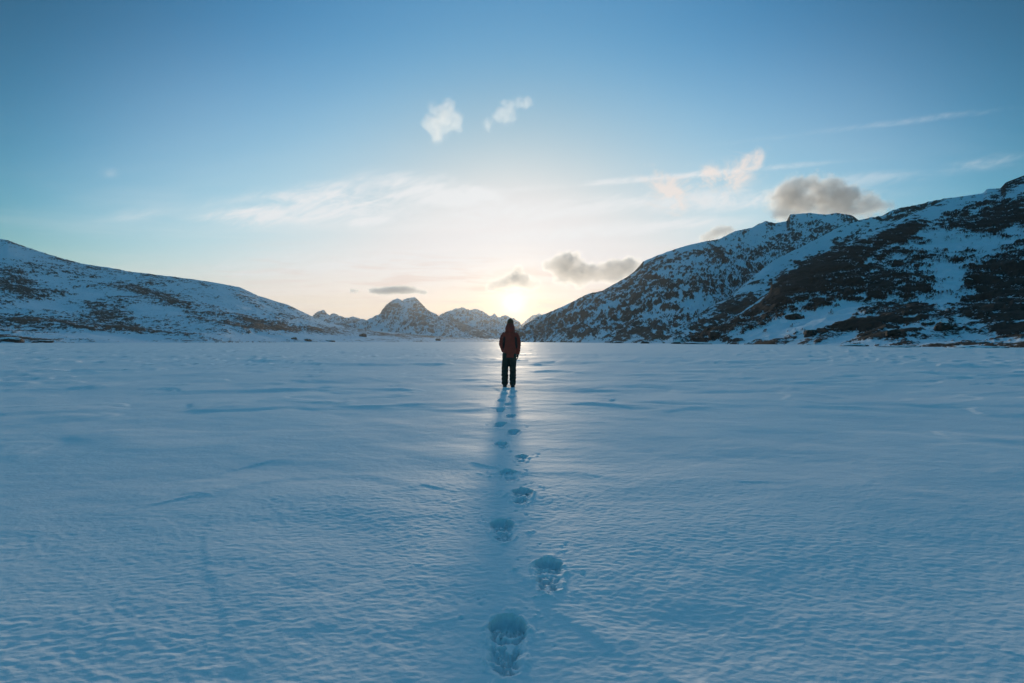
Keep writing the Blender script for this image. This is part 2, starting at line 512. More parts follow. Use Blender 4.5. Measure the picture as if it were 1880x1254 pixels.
def carve_prints(x, y, h):
    pid = np.full(x.shape, -1, np.int32)
    rs = np.random.RandomState(5)
    for i, (px, py, head, dep, crumb, sc) in enumerate(PRINTS):
        cx, cy = print_frame((px, py))
        a = R(head)
        near = (np.abs(x - cx) < 0.42) & (np.abs(y - cy) < 0.42)
        idx = np.nonzero(near)
        if len(idx[0]) == 0:
            continue
        X = x[idx] - cx; Y = y[idx] - cy
        u = (X * math.cos(a) - Y * math.sin(a)) / sc
        v = (X * math.sin(a) + Y * math.cos(a)) / sc
        ragged = 0.013 * fbm(X / 0.035 + i * 7.1, Y / 0.035, 3.0 + i, 3) * (0.6 + 0.6 * crumb)
        hw = np.interp(v, BOOT_V, BOOT_W)
        d_in = np.minimum(hw - np.abs(u), np.minimum(v + 0.185, 0.185 - v - 11.0 * u * u) * 0.8 + 0.004) + ragged   # > 0 inside
        toe = sstep(v, -0.05, 0.12)
        inside = sstep(d_in, -0.004, 0.014 + 0.010 * (1 - toe))
        floor = (dep if cy < 3.2 else dep * 1.5) * (0.56 + 0.44 * sstep(v, 0.04, 0.14))
        lumps = ridged(X / 0.042 + i * 3.0, Y / 0.034, 1.0 + i, 3, 0.6)
        chunks = sstep(fbm(X / 0.030 + 2 * i, Y / 0.026, 6.0 + i, 2), -0.05, 0.12)
        fill = crumb * (0.022 * (lumps - 0.25) + 0.026 * chunks) * (1 - 0.75 * sstep(v, 0.115, 0.15))
        # a bar of snow pushed up behind the ball of the foot
        bar = 0.022 * crumb * np.exp(-((v + 0.005 + 0.02 * fbm(X / 0.05, Y / 0.05, 9.0 + i, 2)) / 0.022) ** 2)
        rim = 0.0065 * np.exp(-((d_in + 0.020) / 0.013) ** 2) * (0.4 + 0.9 * sstep(fbm(X / 0.07, Y / 0.07, 2.0 + i, 2), -0.2, 0.3))
        h[idx] += rim - inside * np.maximum(floor - fill - bar, 0.006)
        sel = d_in > -0.030
        tmp = pid[idx]
        tmp[sel & (d_in > -0.030)] = i
        pid[idx] = tmp
        # crumbs thrown out round the print
        k = int(6 + 14 * crumb)
        for _ in range(k):
            ox, oy = cx + rs.uniform(-0.20, 0.20), cy + rs.uniform(-0.05, 0.36)
            rr = rs.uniform(0.004, 0.010) * (1.0 if cy < 2.6 else 1.6)
            m2 = ((x - ox) ** 2 + (y - oy) ** 2)
            sel2 = m2 < (4 * rr) ** 2
            h[sel2] += rs.choice([-1.2, 0.8, 0.8]) * 0.65 * rr * np.exp(-m2[sel2] / (rr * rr) * (1 + 0.8 * perlin(x[sel2] / 0.012, y[sel2] / 0.012, 2.0)))
    return pid


def build_lake():
    fine = np.radians(np.linspace(-62, 62, 800))
    rest = np.radians(np.linspace(62, 298, 70))[1:-1]
    ang = np.concatenate([fine, rest])
    rad = [0.001]
    while rad[-1] < 30000:
        r = rad[-1]
        if r < 1.5:
            dr = 0.05 if r < 1.0 else 0.02 if r < 1.3 else 0.01
        else:
            dr = min(max(0.0052, r * r / 984.0), 0.05 * r)
        rad.append(r + dr)
    rad = np.array(rad)
    A, Rr = np.meshgrid(ang, rad)
    x = (Rr * np.sin(A)).astype(np.float32)
    y = (Rr * np.cos(A)).astype(np.float32)
    h = lake_height(x, y)
    pid = carve_prints(x, y, h)
    V = np.stack([x, y, h], -1)
    nr, nc = x.shape
    # vertex normals over the whole sheet, so that the pieces meet without a seam
    du = np.roll(V, -1, 1) - np.roll(V, 1, 1)
    dvv = np.empty_like(V)
    dvv[1:-1] = V[2:] - V[:-2]; dvv[0] = V[1] - V[0]; dvv[-1] = V[-1] - V[-2]
    nrm = np.cross(du, dvv)
    nrm *= np.sign(nrm[..., 2:3] + 1e-20)
    nrm /= np.linalg.norm(nrm, axis=-1, keepdims=True) + 1e-20
    quads = grid_quads(nr, nc, wrap=True)
    fp = pid.ravel()[quads].max(axis=1)
    Vf = V.reshape(-1, 3)
    Nf = nrm.reshape(-1, 3)

    def piece(name, sel, parent=None):
        q = quads[sel]
        used, inv = np.unique(q, return_inverse=True)
        me = mesh_from_arrays(name, Vf[used], inv.reshape(q.shape), MAT_SNOW)
        me.normals_split_custom_set_from_vertices(Nf[used])
        return link(bpy.data.objects.new(name, me), parent)
    lake = piece('frozen_lake', fp < 0)
    tag(lake, 'wide flat frozen lake under rippled wind-packed snow', None, None, 'structure')
    for i in range(len(PRINTS)):
        if (fp == i).any():
            piece('footprint', fp == i, lake)
    return lake, (rad, ang, h)


lake, LAKE = build_lake()


def ground_z(x, y):
    return float(lake_height(np.array([x], np.float32), np.array([y], np.float32))[0])


# ------------------------------------------------------------------ hills and mountains
RNG = random.Random(4)


def fan(cols, base, ridge, rows, back_rows, back, prof=1.0):
    """terrain strip between a shore line and a crest line, both given as (px, ...) points round the lake"""
    bpx = np.array([b[0] for b in base]); bd = np.array([b[1] for b in base])
    rpx = np.array([q[0] for q in ridge]); ry = np.array([q[1] for q in ridge]); rd = np.array([q[2] for q in ridge])
    def soft(v, sig):
        k = np.exp(-0.5 * ((cols[:, None] - cols[None]) / sig) ** 2) * np.gradient(cols)[None]
        return (k @ v) / k.sum(1)
    span = min(26.0, 0.07 * (rpx[-1] - rpx[0]))
    b = soft(np.interp(cols, bpx, bd), span)
    rdep = soft(np.interp(cols, rpx, rd), span)
    e = (627.0 - np.interp(cols, rpx, ry)) / F           # slope of the sight line to the crest
    e_soft = soft(e, span * 0.8)
    t = np.linspace(0, 1, rows)[:, None]
    depth = b[None] + (rdep - b)[None] * t
    k = sstep(t, 0.72, 1.0) ** 1.5
    ee = (e_soft[None] * (1 - k) + e[None] * k) * t ** prof
    z = CAM_H * sstep(t, 0, 0.2) + ee * depth
    tb = np.linspace(0, 1, back_rows + 1)[1:, None]
    depth_b = rdep[None] + back * tb
    z_b = (CAM_H + e * rdep)[None] * (1 - tb) ** 1.3
    T = np.concatenate([np.repeat(t, len(cols), 1), 1 + np.repeat(tb, len(cols), 1)])
    Y = np.concatenate([depth, depth_b])
    Z = np.concatenate([z, z_b])
    X = (cols[None] - 940.0) / F * Y
    return X.astype(np.float32), Y.astype(np.float32), Z.astype(np.float32), T.astype(np.float32), np.broadcast_to(cols[None], X.shape)


def hill_mesh(name, X, Y, Z, rock, mat, label):
    V = np.stack([X, Y, Z], -1).reshape(-1, 3)
    me = mesh_from_arrays(name, V, grid_quads(*X.shape), mat)
    a = me.attributes.new('rock', 'FLOAT', 'POINT')
    a.data.foreach_set('value', np.ascontiguousarray(rock, np.float32).ravel())
    o = link(bpy.data.objects.new(name, me))
    tag(o, label, None, None, 'structure')
    return o


def screen_y(Y, Z):
    return 627.0 - (Z - CAM_H) / Y * F


def patches(px, py, lst):
    """bare (+) and snow-filled (-) areas of the slope: (px, py, rx, ry, tilt, amount)"""
    t = np.zeros(px.shape, np.float32)
    for cx, cy, rx, ry, rot, am in lst:
        c, s = math.cos(R(rot)), math.sin(R(rot))
        dx, dy = px - cx, -(py - cy)
        u = (dx * c + dy * s) / rx
        v = (-dx * s + dy * c) / ry
        t += 0.78 * am * np.exp(-(u * u + v * v) ** 1.2)
    return t


def steep(X, Y, Z, gain):
    """how much steeper a spot is than its surroundings: cliff bands, gully walls"""
    P = np.stack([X, Y, Z], -1)
    du = np.gradient(P, axis=1); dv = np.gradient(P, axis=0)
    n = np.cross(du, dv)
    n /= np.linalg.norm(n, axis=-1, keepdims=True) + 1e-9
    s = 1 - np.abs(n[..., 2])
    m = s.copy()
    for ax, w_ in ((0, 24), (1, 40)):
        pad = [(0, 0), (0, 0)]; pad[ax] = (w_ + 1, w_)
        c = np.cumsum(np.pad(m, pad, mode='edge'), axis=ax)
        m = (np.take(c, range(2 * w_ + 1, c.shape[ax]), ax) - np.take(c, range(0, c.shape[ax] - 2 * w_ - 1), ax)) / (2 * w_ + 1)
    return np.clip((s - m) * gain, -0.45, 0.55)


def gullies(X, Y, Z, size, tilt, seed):
    """long thin snow-filled clefts running down the slope"""
    c, s = math.cos(R(tilt)), math.sin(R(tilt))
    wob = fbm(X / (size * 2), Z / (size * 2), Y / (size * 3) + seed, 3)
    a = (X * c + Z * s) / (size * 5)
    b = (-X * s + Z * c) / size + wob * 0.9
    q = 1 - np.abs(perlin(a, b, Y / (size * 8) + seed)) * 3.2
    return sstep(q, 0.62, 0.95)


def slope_rock(X, Y, Z, size, tilt, seed, stretch=2.8, oct=5):
    """streaky noise on the slope: layers dip by 'tilt' degrees across the view"""
    c, s = math.cos(R(tilt)), math.sin(R(tilt))
    a = X * c + Z * s
    b = -X * s + Z * c
    wob = fbm(X / (size * 4), Z / (size * 3), Y / (size * 6) + seed, 3)
    return fbm(a / (size * stretch) + wob * 0.5, b / size + wob * 0.8, Y / (size * stretch * 1.5) + seed, oct, 0.58)


def near_right():
    cols = np.concatenate([np.linspace(1235, 1900, 560), np.linspace(1908, 3400, 90)])
    base = [(1235, 262), (1300, 232), (1400, 178), (1500, 148), (1600, 124), (1700, 104), (1800, 90), (1880, 79), (2100, 62), (2500, 45), (3400, 34)]
    ridge = [(1235, 629, 275), (1270, 622, 280), (1300, 605, 290), (1340, 586, 300), (1393, 551, 318), (1413, 534, 325), (1417, 512, 328), (1438, 498, 334),
             (1468, 481, 342), (1505, 468, 350), (1545, 450, 362), (1585, 432, 372), (1640, 408, 390), (1700, 382, 408), (1738, 365, 420), (1770, 360, 424), (1804, 355, 428),
             (1812, 347, 428), (1836, 346, 430), (1846, 335, 430), (1880, 322, 432), (2000, 292, 430), (2300, 250, 400), (2700, 240, 340), (3400, 300, 260)]
    X, Y, Z, T, PX = fan(cols, base, ridge, 270, 30, 220, 0.95)
    env = np.clip(np.sin(np.clip(T, 0, 1) * math.pi), 0, 1) ** 0.5
    bench = fbm(X / 46, Z / 26, Y / 60 + 2, 4)
    Z = Z + env * (5.5 * bench + 3.2 * (ridged(X / 20 + bench, Z / 8, Y / 26, 3) - 0.4))
    py = screen_y(Y, Z)
    r = 0.55 + 1.1 * steep(X, Y, Z, 1.8) + 0.75 * slope_rock(X, Y, Z, 2.0, 10, 1.0, 3.2) + 0.50 * slope_rock(X, Y, Z, 7.0, 14, 1.5) + 0.30 * bench - 0.38 * gullies(X, Y, Z, 4.0, 18, 5.0)
    r += patches(PX, py, [
        (1765, 442, 62, 22, 0, -0.8), (1740, 505, 42, 30, 60, -0.65), (1735, 560, 40, 20, 30, -0.45), (1850, 440, 40, 14, 20, -0.5), (1755, 380, 60, 9, 20, -0.55), (1712, 400, 32, 18, 60, -0.5),
        (1870, 352, 40, 8, 20, -0.6), (1475, 592, 90, 16, 12, -0.75), (1540, 578, 60, 12, 20, -0.6), (1400, 618, 80, 7, 0, -0.5), (1600, 478, 26, 8, 25, -0.4),
        (1690, 600, 60, 10, 5, -0.35), (1640, 628, 120, 3.0, 0, -0.3), (1830, 625, 60, 5, 0, -0.4),
        (1465, 508, 70, 26, 40, 0.75), (1560, 480, 90, 24, 25, 0.45), (1680, 412, 70, 14, 22, 0.5), (1830, 400, 70, 22, 15, 0.55), (1850, 540, 60, 60, 20, 0.5), (1600, 535, 110, 26, 10, 0.30),
        (1860, 610, 40, 16, 0, 0.6), (1620, 600, 70, 12, 0, 0.3), (1862, 336, 30, 10, 20, 0.7), (1320, 600, 60, 22, 30, 0.15)])
    mask = sstep(r, 0.38, 0.66)
    Z = Z + env * (1.1 * mask + 0.9 * ridged(X / 7, Z / 4, Y / 9, 3) * mask)
    Z[0] -= 0.8; Z[1] -= 0.2
    global NEAR_RIGHT
    NEAR_RIGHT = (X, Y, Z, PX)
    m = make_hill_mat('dark_rock_and_snow', (0.012, 0.009, 0.007, 1), (0.040, 0.026, 0.016, 1), 0.8, 0.45)
    return hill_mesh('hill_near_right', X, Y, Z, r, m, 'dark rocky hillside with snow patches rising at the right edge')


def shoulder_right():
    cols = np.concatenate([np.linspace(1215, 1905, 430), np.linspace(1915, 2600, 40)])
    base = [(1215, 300), (1300, 310), (1400, 330), (1600, 420), (1900, 460), (2600, 480)]
    ridge = [(1215, 629, 420), (1240, 612, 440), (1270, 590, 470), (1300, 565, 500), (1340, 545, 530), (1385, 505, 560), (1420, 478, 590), (1460, 458, 620), (1500, 438, 650), (1535, 418, 680), (1577, 404, 700), (1600, 399, 705),
             (1620, 396, 710), (1633, 388, 712), (1651, 382, 715), (1670, 379, 718), (1689, 375, 720), (1715, 368, 725), (1738, 364, 730), (1800, 358, 740), (1900, 345, 740), (2200, 330, 700), (2600, 360, 600)]
    X, Y, Z, T, PX = fan(cols, base, ridge, 150, 20, 300, 0.9)
    env = np.clip(np.sin(np.clip(T, 0, 1) * math.pi), 0, 1) ** 0.5
    bench = fbm(X / 70, Z / 34, Y / 90 + 5, 4)
    Z = Z + env * 8 * bench + env * 4.5 * (ridged(X / 30 + bench, Z / 13, Y / 40, 3) - 0.4) + 1.3 * fbm(X / 9, Y / 15, 2.0, 3) * sstep(T, 0.1, 0.4)
    py = screen_y(Y, Z)
    r = 0.45 + 1.2 * steep(X, Y, Z, 1.8) + 0.62 * slope_rock(X, Y, Z, 3.2, 18, 4.0, 3.2) + 0.45 * slope_rock(X, Y, Z, 18.0, 16, 4.5) + 0.3 * bench - 0.35 * gullies(X, Y, Z, 9.0, 25, 3.0)
    r += patches(PX, py, [(1370, 490, 34, 14, 10, -0.5), (1450, 470, 60, 12, 30, -0.3), (1400, 560, 60, 20, 35, 0.35), (1330, 585, 50, 20, 30, 0.25), (1650, 388, 60, 10, 20, 0.35), (1700, 380, 50, 6, 15, 0.3), (1550, 425, 80, 8, 20, -0.25)])
    Z = Z + env * 1.6 * sstep(r, 0.38, 0.66)
    Z[0] -= 3
    m = make_hill_mat('grey_rock_and_snow', (0.026, 0.022, 0.020, 1), (0.075, 0.058, 0.042, 1), 0.36, 0.8)
    return hill_mesh('hill_shoulder_right', X, Y, Z, r, m, 'snowy rock shoulder between the dark right hill and the plateau mountain')


def mountain_right():
    cols = np.concatenate([np.linspace(945, 1620, 560), np.linspace(1628, 2100, 30)])
    base = [(945, 1250), (965, 1100), (1000, 820), (1060, 600), (1130, 440), (1200, 340), (1260, 280), (1400, 330), (1600, 600), (2100, 700)]
    ridge = [(945, 620, 1350), (955, 606, 1320), (964, 596, 1300), (987, 581, 1260), (1015, 571, 1220), (1033, 563, 1190), (1059, 550, 1150), (1081, 539, 1120), (1092, 537, 1100), (1105, 534, 1090), (1125, 523, 1060), (1150, 509, 1030), (1164, 499, 1015),
             (1173, 489, 1000), (1181, 480, 995), (1202, 471, 985), (1232, 460, 980), (1263, 450, 980), (1296, 443, 1000), (1320, 439, 1080), (1350, 424, 1180), (1381, 418, 1240), (1390, 412, 1250), (1406, 406, 1260), (1424, 410, 1270), (1444, 406, 1280),
             (1450, 394, 1290), (1487, 391, 1300), (1502, 393, 1300), (1518, 394, 1300), (1536, 391, 1300), (1562, 395, 1300), (1569, 399, 1300), (1578, 406, 1300), (1620, 420, 1300), (1800, 470, 1300), (2100, 560, 1300)]
    X, Y, Z, T, PX = fan(cols, base, ridge, 200, 24, 500, 0.92)
    env = np.clip(np.sin(np.clip(T, 0, 1) * math.pi), 0, 1) ** 0.6
    bench = fbm(X / 110, Z / 55, Y / 150 + 9, 4)
    crag = ridged(X / 42 + 0.3 * bench, Z / 30, Y / 60, 4)
    Z = Z + env * (13 * bench + 11 * (crag - 0.4) + 6.0 * (ridged(X / 15 - Z / 18, Z / 20 + X / 40, Y / 30 + 3, 3) - 0.4)) + 1.2 * fbm(X / 10, Y / 20, 3.0, 3) * sstep(T, 0.1, 0.3)
    py = screen_y(Y, Z)
    r = 0.51 + 1.3 * steep(X, Y, Z, 1.8) + 0.60 * slope_rock(X, Y, Z, 2.2, 38, 7.0, 6.5) + 0.34 * slope_rock(X, Y, Z, 3.6, 55, 3.0, 4.0, 4) + 0.55 * slope_rock(X, Y, Z, 30.0, 30, 5.0, 1.6, 3) - 0.42 * gullies(X, Y, Z, 16.0, 42, 2.0) - 0.25 * gullies(X, Y, Z, 9.0, 62, 6.0) + 0.22 * (crag - 0.4)
    r += patches(PX, py, [(1340, 492, 40, 12, 12, -0.55), (1280, 475, 60, 8, 18, -0.3), (1230, 570, 70, 14, 10, -0.35), (1290, 575, 30, 30, 70, -0.3), (1110, 570, 50, 20, 40, -0.2), (1200, 520, 50, 14, 50, -0.2),
                              (1320, 468, 28, 14, -35, 0.5), (1185, 500, 16, 26, 20, 0.3), (1190, 540, 34, 10, 20, 0.22), (1390, 440, 70, 14, 20, -0.3), (1500, 402, 60, 8, 0, -0.25), (1455, 400, 10, 6, 60, 0.4), (1470, 420, 30, 6, 0, 0.28),
                              (1130, 610, 110, 12, 0, 0.22), (1250, 612, 70, 10, 8, 0.15), (1090, 535, 20, 5, 10, 0.3)])
    Z = Z + env * 2.2 * sstep(r, 0.38, 0.66)
    Z[0] -= 3
    m = make_hill_mat('streaked_rock_and_snow', (0.028, 0.024, 0.020, 1), (0.085, 0.066, 0.048, 1), 0.38, 1.0)
    return hill_mesh('mountain_right', X, Y, Z, r, m, 'streaky snow-dusted mountain right of the sun climbing to a flat-topped summit')


def hill_left():
    cols = np.concatenate([np.linspace(-1400, -30, 70), np.linspace(-24, 1010, 780)])
    base = [(-1400, 180), (-400, 280), (0, 345), (200, 430), (400, 560), (600, 800), (800, 1150), (1010, 1450)]
    ridge = [(-1400, 420, 420), (-800, 390, 640), (-300, 410, 820), (-30, 437, 880), (0, 439, 890), (15, 441, 892), (50, 454, 900), (90, 467, 910), (150, 484, 930), (205, 492, 950), (235, 498, 960), (300, 506, 990), (340, 511, 1010), (385, 517, 1040), (440, 527, 1080),
             (475, 543, 1110), (500, 551, 1140), (530, 560, 1180), (555, 572, 1210), (578, 583, 1240), (600, 592, 1280), (640, 601, 1360), (700, 608, 1480), (760, 614, 1600), (820, 619, 1700), (900, 622, 1800), (960, 624, 1850), (1010, 627, 1850)]
    X, Y, Z, T, PX = fan(cols, base, ridge, 180, 22, 500, 1.0)
    env = np.clip(np.sin(np.clip(T, 0, 1) * math.pi), 0, 1) ** 0.5
    kk = np.clip((627 - np.interp(PX, [q[0] for q in ridge], [q[1] for q in ridge])) / 90.0, 0.08, 1)
    bench = fbm(X / 95, Z / 30, Y / 130 + 3, 4)
    Z = Z + env * kk * 9 * bench + 1.1 * fbm(X / 11, Y / 22, 5.0, 3) * kk * sstep(T, 0.05, 0.3)
    py = screen_y(Y, Z)
    r = 0.31 + 0.9 * steep(X, Y, Z, 1.6) + 0.40 * slope_rock(X, Y, Z, 8.0, -14, 2.0, 3.4) + 0.30 * bench + 0.70 * fbm(X / 6.0, Z / 2.4, Y / 9, 4, 0.65)
    r += patches(PX, py, [(20, 515, 55, 26, -20, 0.5), (190, 572, 60, 16, -14, 0.5), (60, 590, 110, 12, -6, 0.30), (270, 535, 80, 9, -14, 0.4), (110, 475, 60, 10, -20, 0.28), (360, 575, 90, 10, -14, 0.26), (215, 598, 60, 8, -8, 0.35),
                              (20, 620, 80, 3.5, -3, 0.55), (320, 613, 60, 9, -8, 0.33), (470, 590, 60, 7, -12, 0.32), (250, 498, 60, 5, -14, 0.28), (500, 602, 90, 7, -6, 0.35), (620, 606, 90, 5, -3, 0.38), (760, 617, 130, 3.5, -2, 0.42), (450, 548, 30, 8, -28, 0.2), (520, 575, 20, 6, -28, 0.3),
                              (20, 470, 40, 16, 0, -0.35), (150, 545, 40, 10, 0, -0.4), (290, 570, 40, 12, 0, -0.4), (420, 545, 50, 10, -20, -0.25), (80, 560, 60, 7, 0, -0.3), (270, 618, 180, 4, 0, -0.35), (560, 618, 120, 4, 0, -0.3), (330, 520, 60, 5, -14, -0.2)])
    Z = Z + env * kk * 1.6 * sstep(r, 0.40, 0.66)
    Z[0] -= 2
    global LEFT_HILL
    LEFT_HILL = (X, Y, Z, PX)
    m = make_hill_mat('heath_and_snow', (0.030, 0.022, 0.016, 1), (0.095, 0.058, 0.034, 1), 0.40, 0.6)
    return hill_mesh('hill_left', X, Y, Z, r, m, 'long snowy hillside with brown heath patches sloping down from the left edge')


def far_mountain(name, ridge, base_d, seed, label, rough, cols_n, rock0, tilt, pats=()):
    px0, px1 = ridge[0][0], ridge[-1][0]
    cols = np.linspace(px0, px1, cols_n)
    d = ridge[0][2]
    X, Y, Z, T, PX = fan(cols, [(px0, base_d), (px1, base_d)], ridge, 110, 14, 1200, 0.85)
    env = np.clip(np.sin(np.clip(T, 0, 1) * math.pi), 0, 1) ** 0.6
    k = d / 835.0
    H = np.clip((627 - np.interp(PX, [q[0] for q in ridge], [q[1] for q in ridge])) / 60.0, 0.1, 1)
    bench = fbm(X / (26 * k), Z / (16 * k), Y / (60 * k) + seed, 4)
    crag = ridged(X / (17 * k) + bench * 0.4, Z / (13 * k), Y / (40 * k) + seed, 4)
    Z = Z + env * H * k * (5.0 * bench + 13.0 * (crag - 0.35)) + rough * k * 2.2 * (ridged(X / (5.5 * k), 0.0 * Y, Y / (14 * k) + seed, 3) - 0.4) * sstep(T, 0.4, 0.9)
    py = screen_y(Y, Z)
    r = rock0 + 0.02 + 1.2 * steep(X, Y, Z, 1.6) + 0.45 * slope_rock(X, Y, Z, 2.2 * k, tilt, seed, 2.6) + 0.30 * slope_rock(X, Y, Z, 1.6 * k, 90 - tilt, seed + 3, 2.4, 3) + 0.4 * slope_rock(X, Y, Z, 12 * k, tilt, seed + 5, 1.5, 3) - 0.35 * gullies(X, Y, Z, 5.0 * k, 60, seed)
    r += patches(PX, py, pats)
    Z[0] -= 20
    m = make_hill_mat(name + '_rock_and_snow', (0.026, 0.024, 0.026, 1), (0.075, 0.062, 0.052, 1), 1.0 / k, 1.4 * k)
    return hill_mesh(name, X, Y, Z, r, m, label)


near_right()
shoulder_right()
mountain_right()
hill_left()
far_mountain('mountain_peak', [(640, 612, 4200), (660, 596, 4200), (673, 588, 4200), (681, 584, 4200), (697, 577, 4200), (703, 567.5, 4200), (709, 560, 4200), (718.6, 553, 4200), (724, 550, 4200), (729.6, 548, 4200), (735.7, 550.6, 4200), (739, 552.4, 4200), (743, 549, 4200), (748, 547.6, 4200), (755, 546.6, 4200), (761, 546, 4200),
             (767.5, 550.6, 4200), (775, 559, 4200), (785, 569, 4200), (794, 574, 4200), (801, 577, 4200), (806, 581, 4200), (816, 588, 4200), (833, 600, 4200), (852, 611, 4200), (880, 622, 4200)], 3000, 3.0,
             'twin-topped snowy peak standing in the middle distance left of the walker', 0.7, 330, 0.40, 40,
             [(722, 566, 12, 12, 60, 0.3), (760, 575, 16, 14, -40, 0.25), (700, 600, 40, 10, 0, -0.25), (745, 560, 12, 8, -40, -0.2), (790, 606, 30, 8, 0, -0.15)])
far_mountain('mountain_range', [(800, 586, 5600), (809, 577.5, 5600), (815, 575.5, 5600), (821, 572.6, 5600), (829, 570, 5600), (836, 566.5, 5600), (842, 566, 5600), (848, 564.5, 5600), (855, 567, 5600), (863, 570, 5600), (869, 568.4, 5600), (874, 568, 5600), (879, 569, 5600), (884, 571, 5600), (890, 574, 5600), (895, 577, 5600), (900, 581, 5600), (903, 579, 5600), (907, 576.5, 5600), (910, 577, 5600), (913, 582, 5600),
             (918, 583, 5600), (922, 580, 5600), (927, 579, 5600), (931.5, 580, 5600), (937, 582, 5600), (944, 585, 5600), (949, 588, 5600), (953.5, 591, 5600), (958, 598, 5600), (964, 606, 5600), (975, 618, 5600)], 4500, 8.0,
             'jagged pale mountain range in the haze below the sun', 1.0, 260, 0.34, 35, [(850, 585, 20, 10, -30, -0.2)])
far_mountain('mountain_spur', [(790, 600, 4700), (806, 586, 4700), (818, 577, 4700), (824, 577, 4700), (834, 585, 4700), (846, 592, 4700), (862, 598, 4700), (882, 606, 4700), (900, 613, 4700), (920, 621, 4700)], 3500, 5.0,
             'dark rocky spur descending right from the twin-topped peak', 0.7, 150, 0.50, -30, [(870, 608, 34, 9, -22, 0.35)])
far_mountain('mountain_left_peaks', [(520, 600, 5000), (560, 588, 5000), (573, 582, 5000), (580, 575, 5000), (586.5, 570, 5000), (589, 571.5, 5000), (592, 569, 5000), (596, 570.5, 5000), (600, 576, 5000), (605, 580, 5000), (608, 577, 5000), (611, 576, 5000), (616, 576.5, 5000), (621, 579, 5000), (628, 581.5, 5000), (634, 583.6, 5000), (641, 583.5, 5000), (648, 581.8, 5000), (655, 584, 5000), (662, 586, 5000), (668, 586.5, 5000), (674, 588.5, 5000), (681, 588, 5000), (700, 596, 5000), (720, 612, 5000)], 3900, 12.0,
             'row of small sharp peaks beyond the foot of the left hill', 1.0, 220, 0.42, 30)
far_mountain('mountain_far_ridge', [(945, 606, 7500), (958, 596, 7500), (966, 589, 7500), (974, 581, 7500), (979, 578.5, 7500), (984, 578, 7500), (990, 576, 7500), (996, 579, 7500), (1010, 586, 7500), (1040, 600, 7500), (1080, 615, 7500)], 6300, 15.0,
             'faint far ridge showing behind the foot of the right mountain', 1.0, 110, 0.32, 30)


# ------------------------------------------------------------------ boulders along the shores
def make_stone_mat():
    m, t, b, out = material('boulder_stone')
    geo = t.n('ShaderNodeNewGeometry')
    n1 = t.noise(geo.outputs['Position'], 1.3, 6, 0.65)
    stone = t.mix(t.smooth(n1, 0.3, 0.7), (0.012, 0.010, 0.009, 1), (0.045, 0.032, 0.022, 1))
    nz = t.n('ShaderNodeSeparateXYZ', ins={0: geo.outputs['Normal']}).outputs[2]
    cap = t.smooth(t.math('ADD', nz, t.math('MULTIPLY_ADD', n1, 0.9, -0.45)), 0.72, 0.86)      # snow lodged on the flat tops
    t.put(b.inputs['Base Color'], t.mix(cap, stone, (0.80, 0.84, 0.88, 1)))
    b.inputs['Roughness'].default_value = 0.85
    bump = t.n('ShaderNodeBump', ins={'Strength': 0.8, 'Distance': 0.15})
    t.put(bump.inputs['Height'], n1)
    t.put(b.inputs['Normal'], bump)
    return m


MAT_STONE = make_stone_mat()


def boulder(grid, px, py, wpx, hpx, label, group, seed):
    X, Y, Z, PX = grid
    if py > 628.5:                      # at the water line: standing in the lake's snow
        d = F * CAM_H / (py + hpx * 0.35 - 627.0)
        p = np.array([(px - 940) / F * d, d, 0.0])
    else:
        sy = screen_y(Y, Z)
        cost = (PX - px) ** 2 + (sy - (py + hpx * 0.4)) ** 2 + 0.0004 * (Y - Y.min())
        i = np.unravel_index(np.argmin(cost), cost.shape)
        p = np.array([X[i], Y[i], Z[i]])
    k = p[1] / F
    w, h = wpx * k, hpx * k
    bm = bmesh.new()
    bmesh.ops.create_icosphere(bm, subdivisions=4, radius=1.0)
    co = np.array([v.co[:] for v in bm.verts], np.float32)
    f = 1 + 0.34 * fbm(co[:, 0] * 1.1 + seed * 3.1, co[:, 1] * 1.1, co[:, 2] * 1.3, 4) + 0.10 * (ridged(co[:, 0] * 2.6 + seed, co[:, 1] * 2.6, co[:, 2] * 2.6, 3) - 0.4)
    co *= f[:, None]
    co = np.sign(co) * np.abs(co) ** 0.9
    co *= np.array([w * 0.5, max(w * 0.40, h * 0.6), h * 0.95])
    for v, c in zip(bm.verts, co):
        v.co = c
    me = bpy.data.meshes.new('boulder')
    bm.to_mesh(me)
    bm.free()
    me.polygons.foreach_set('use_smooth', np.ones(len(me.polygons), bool))
    me.materials.append(MAT_STONE)
    o = link(bpy.data.objects.new('boulder', me))
    o.location = (float(p[0]), float(p[1]), float(p[2] - 0.05 * h))
    o.rotation_euler = (0, 0, random.Random(seed).uniform(-0.4, 0.4))
    return tag(o, label, 'boulder', group)


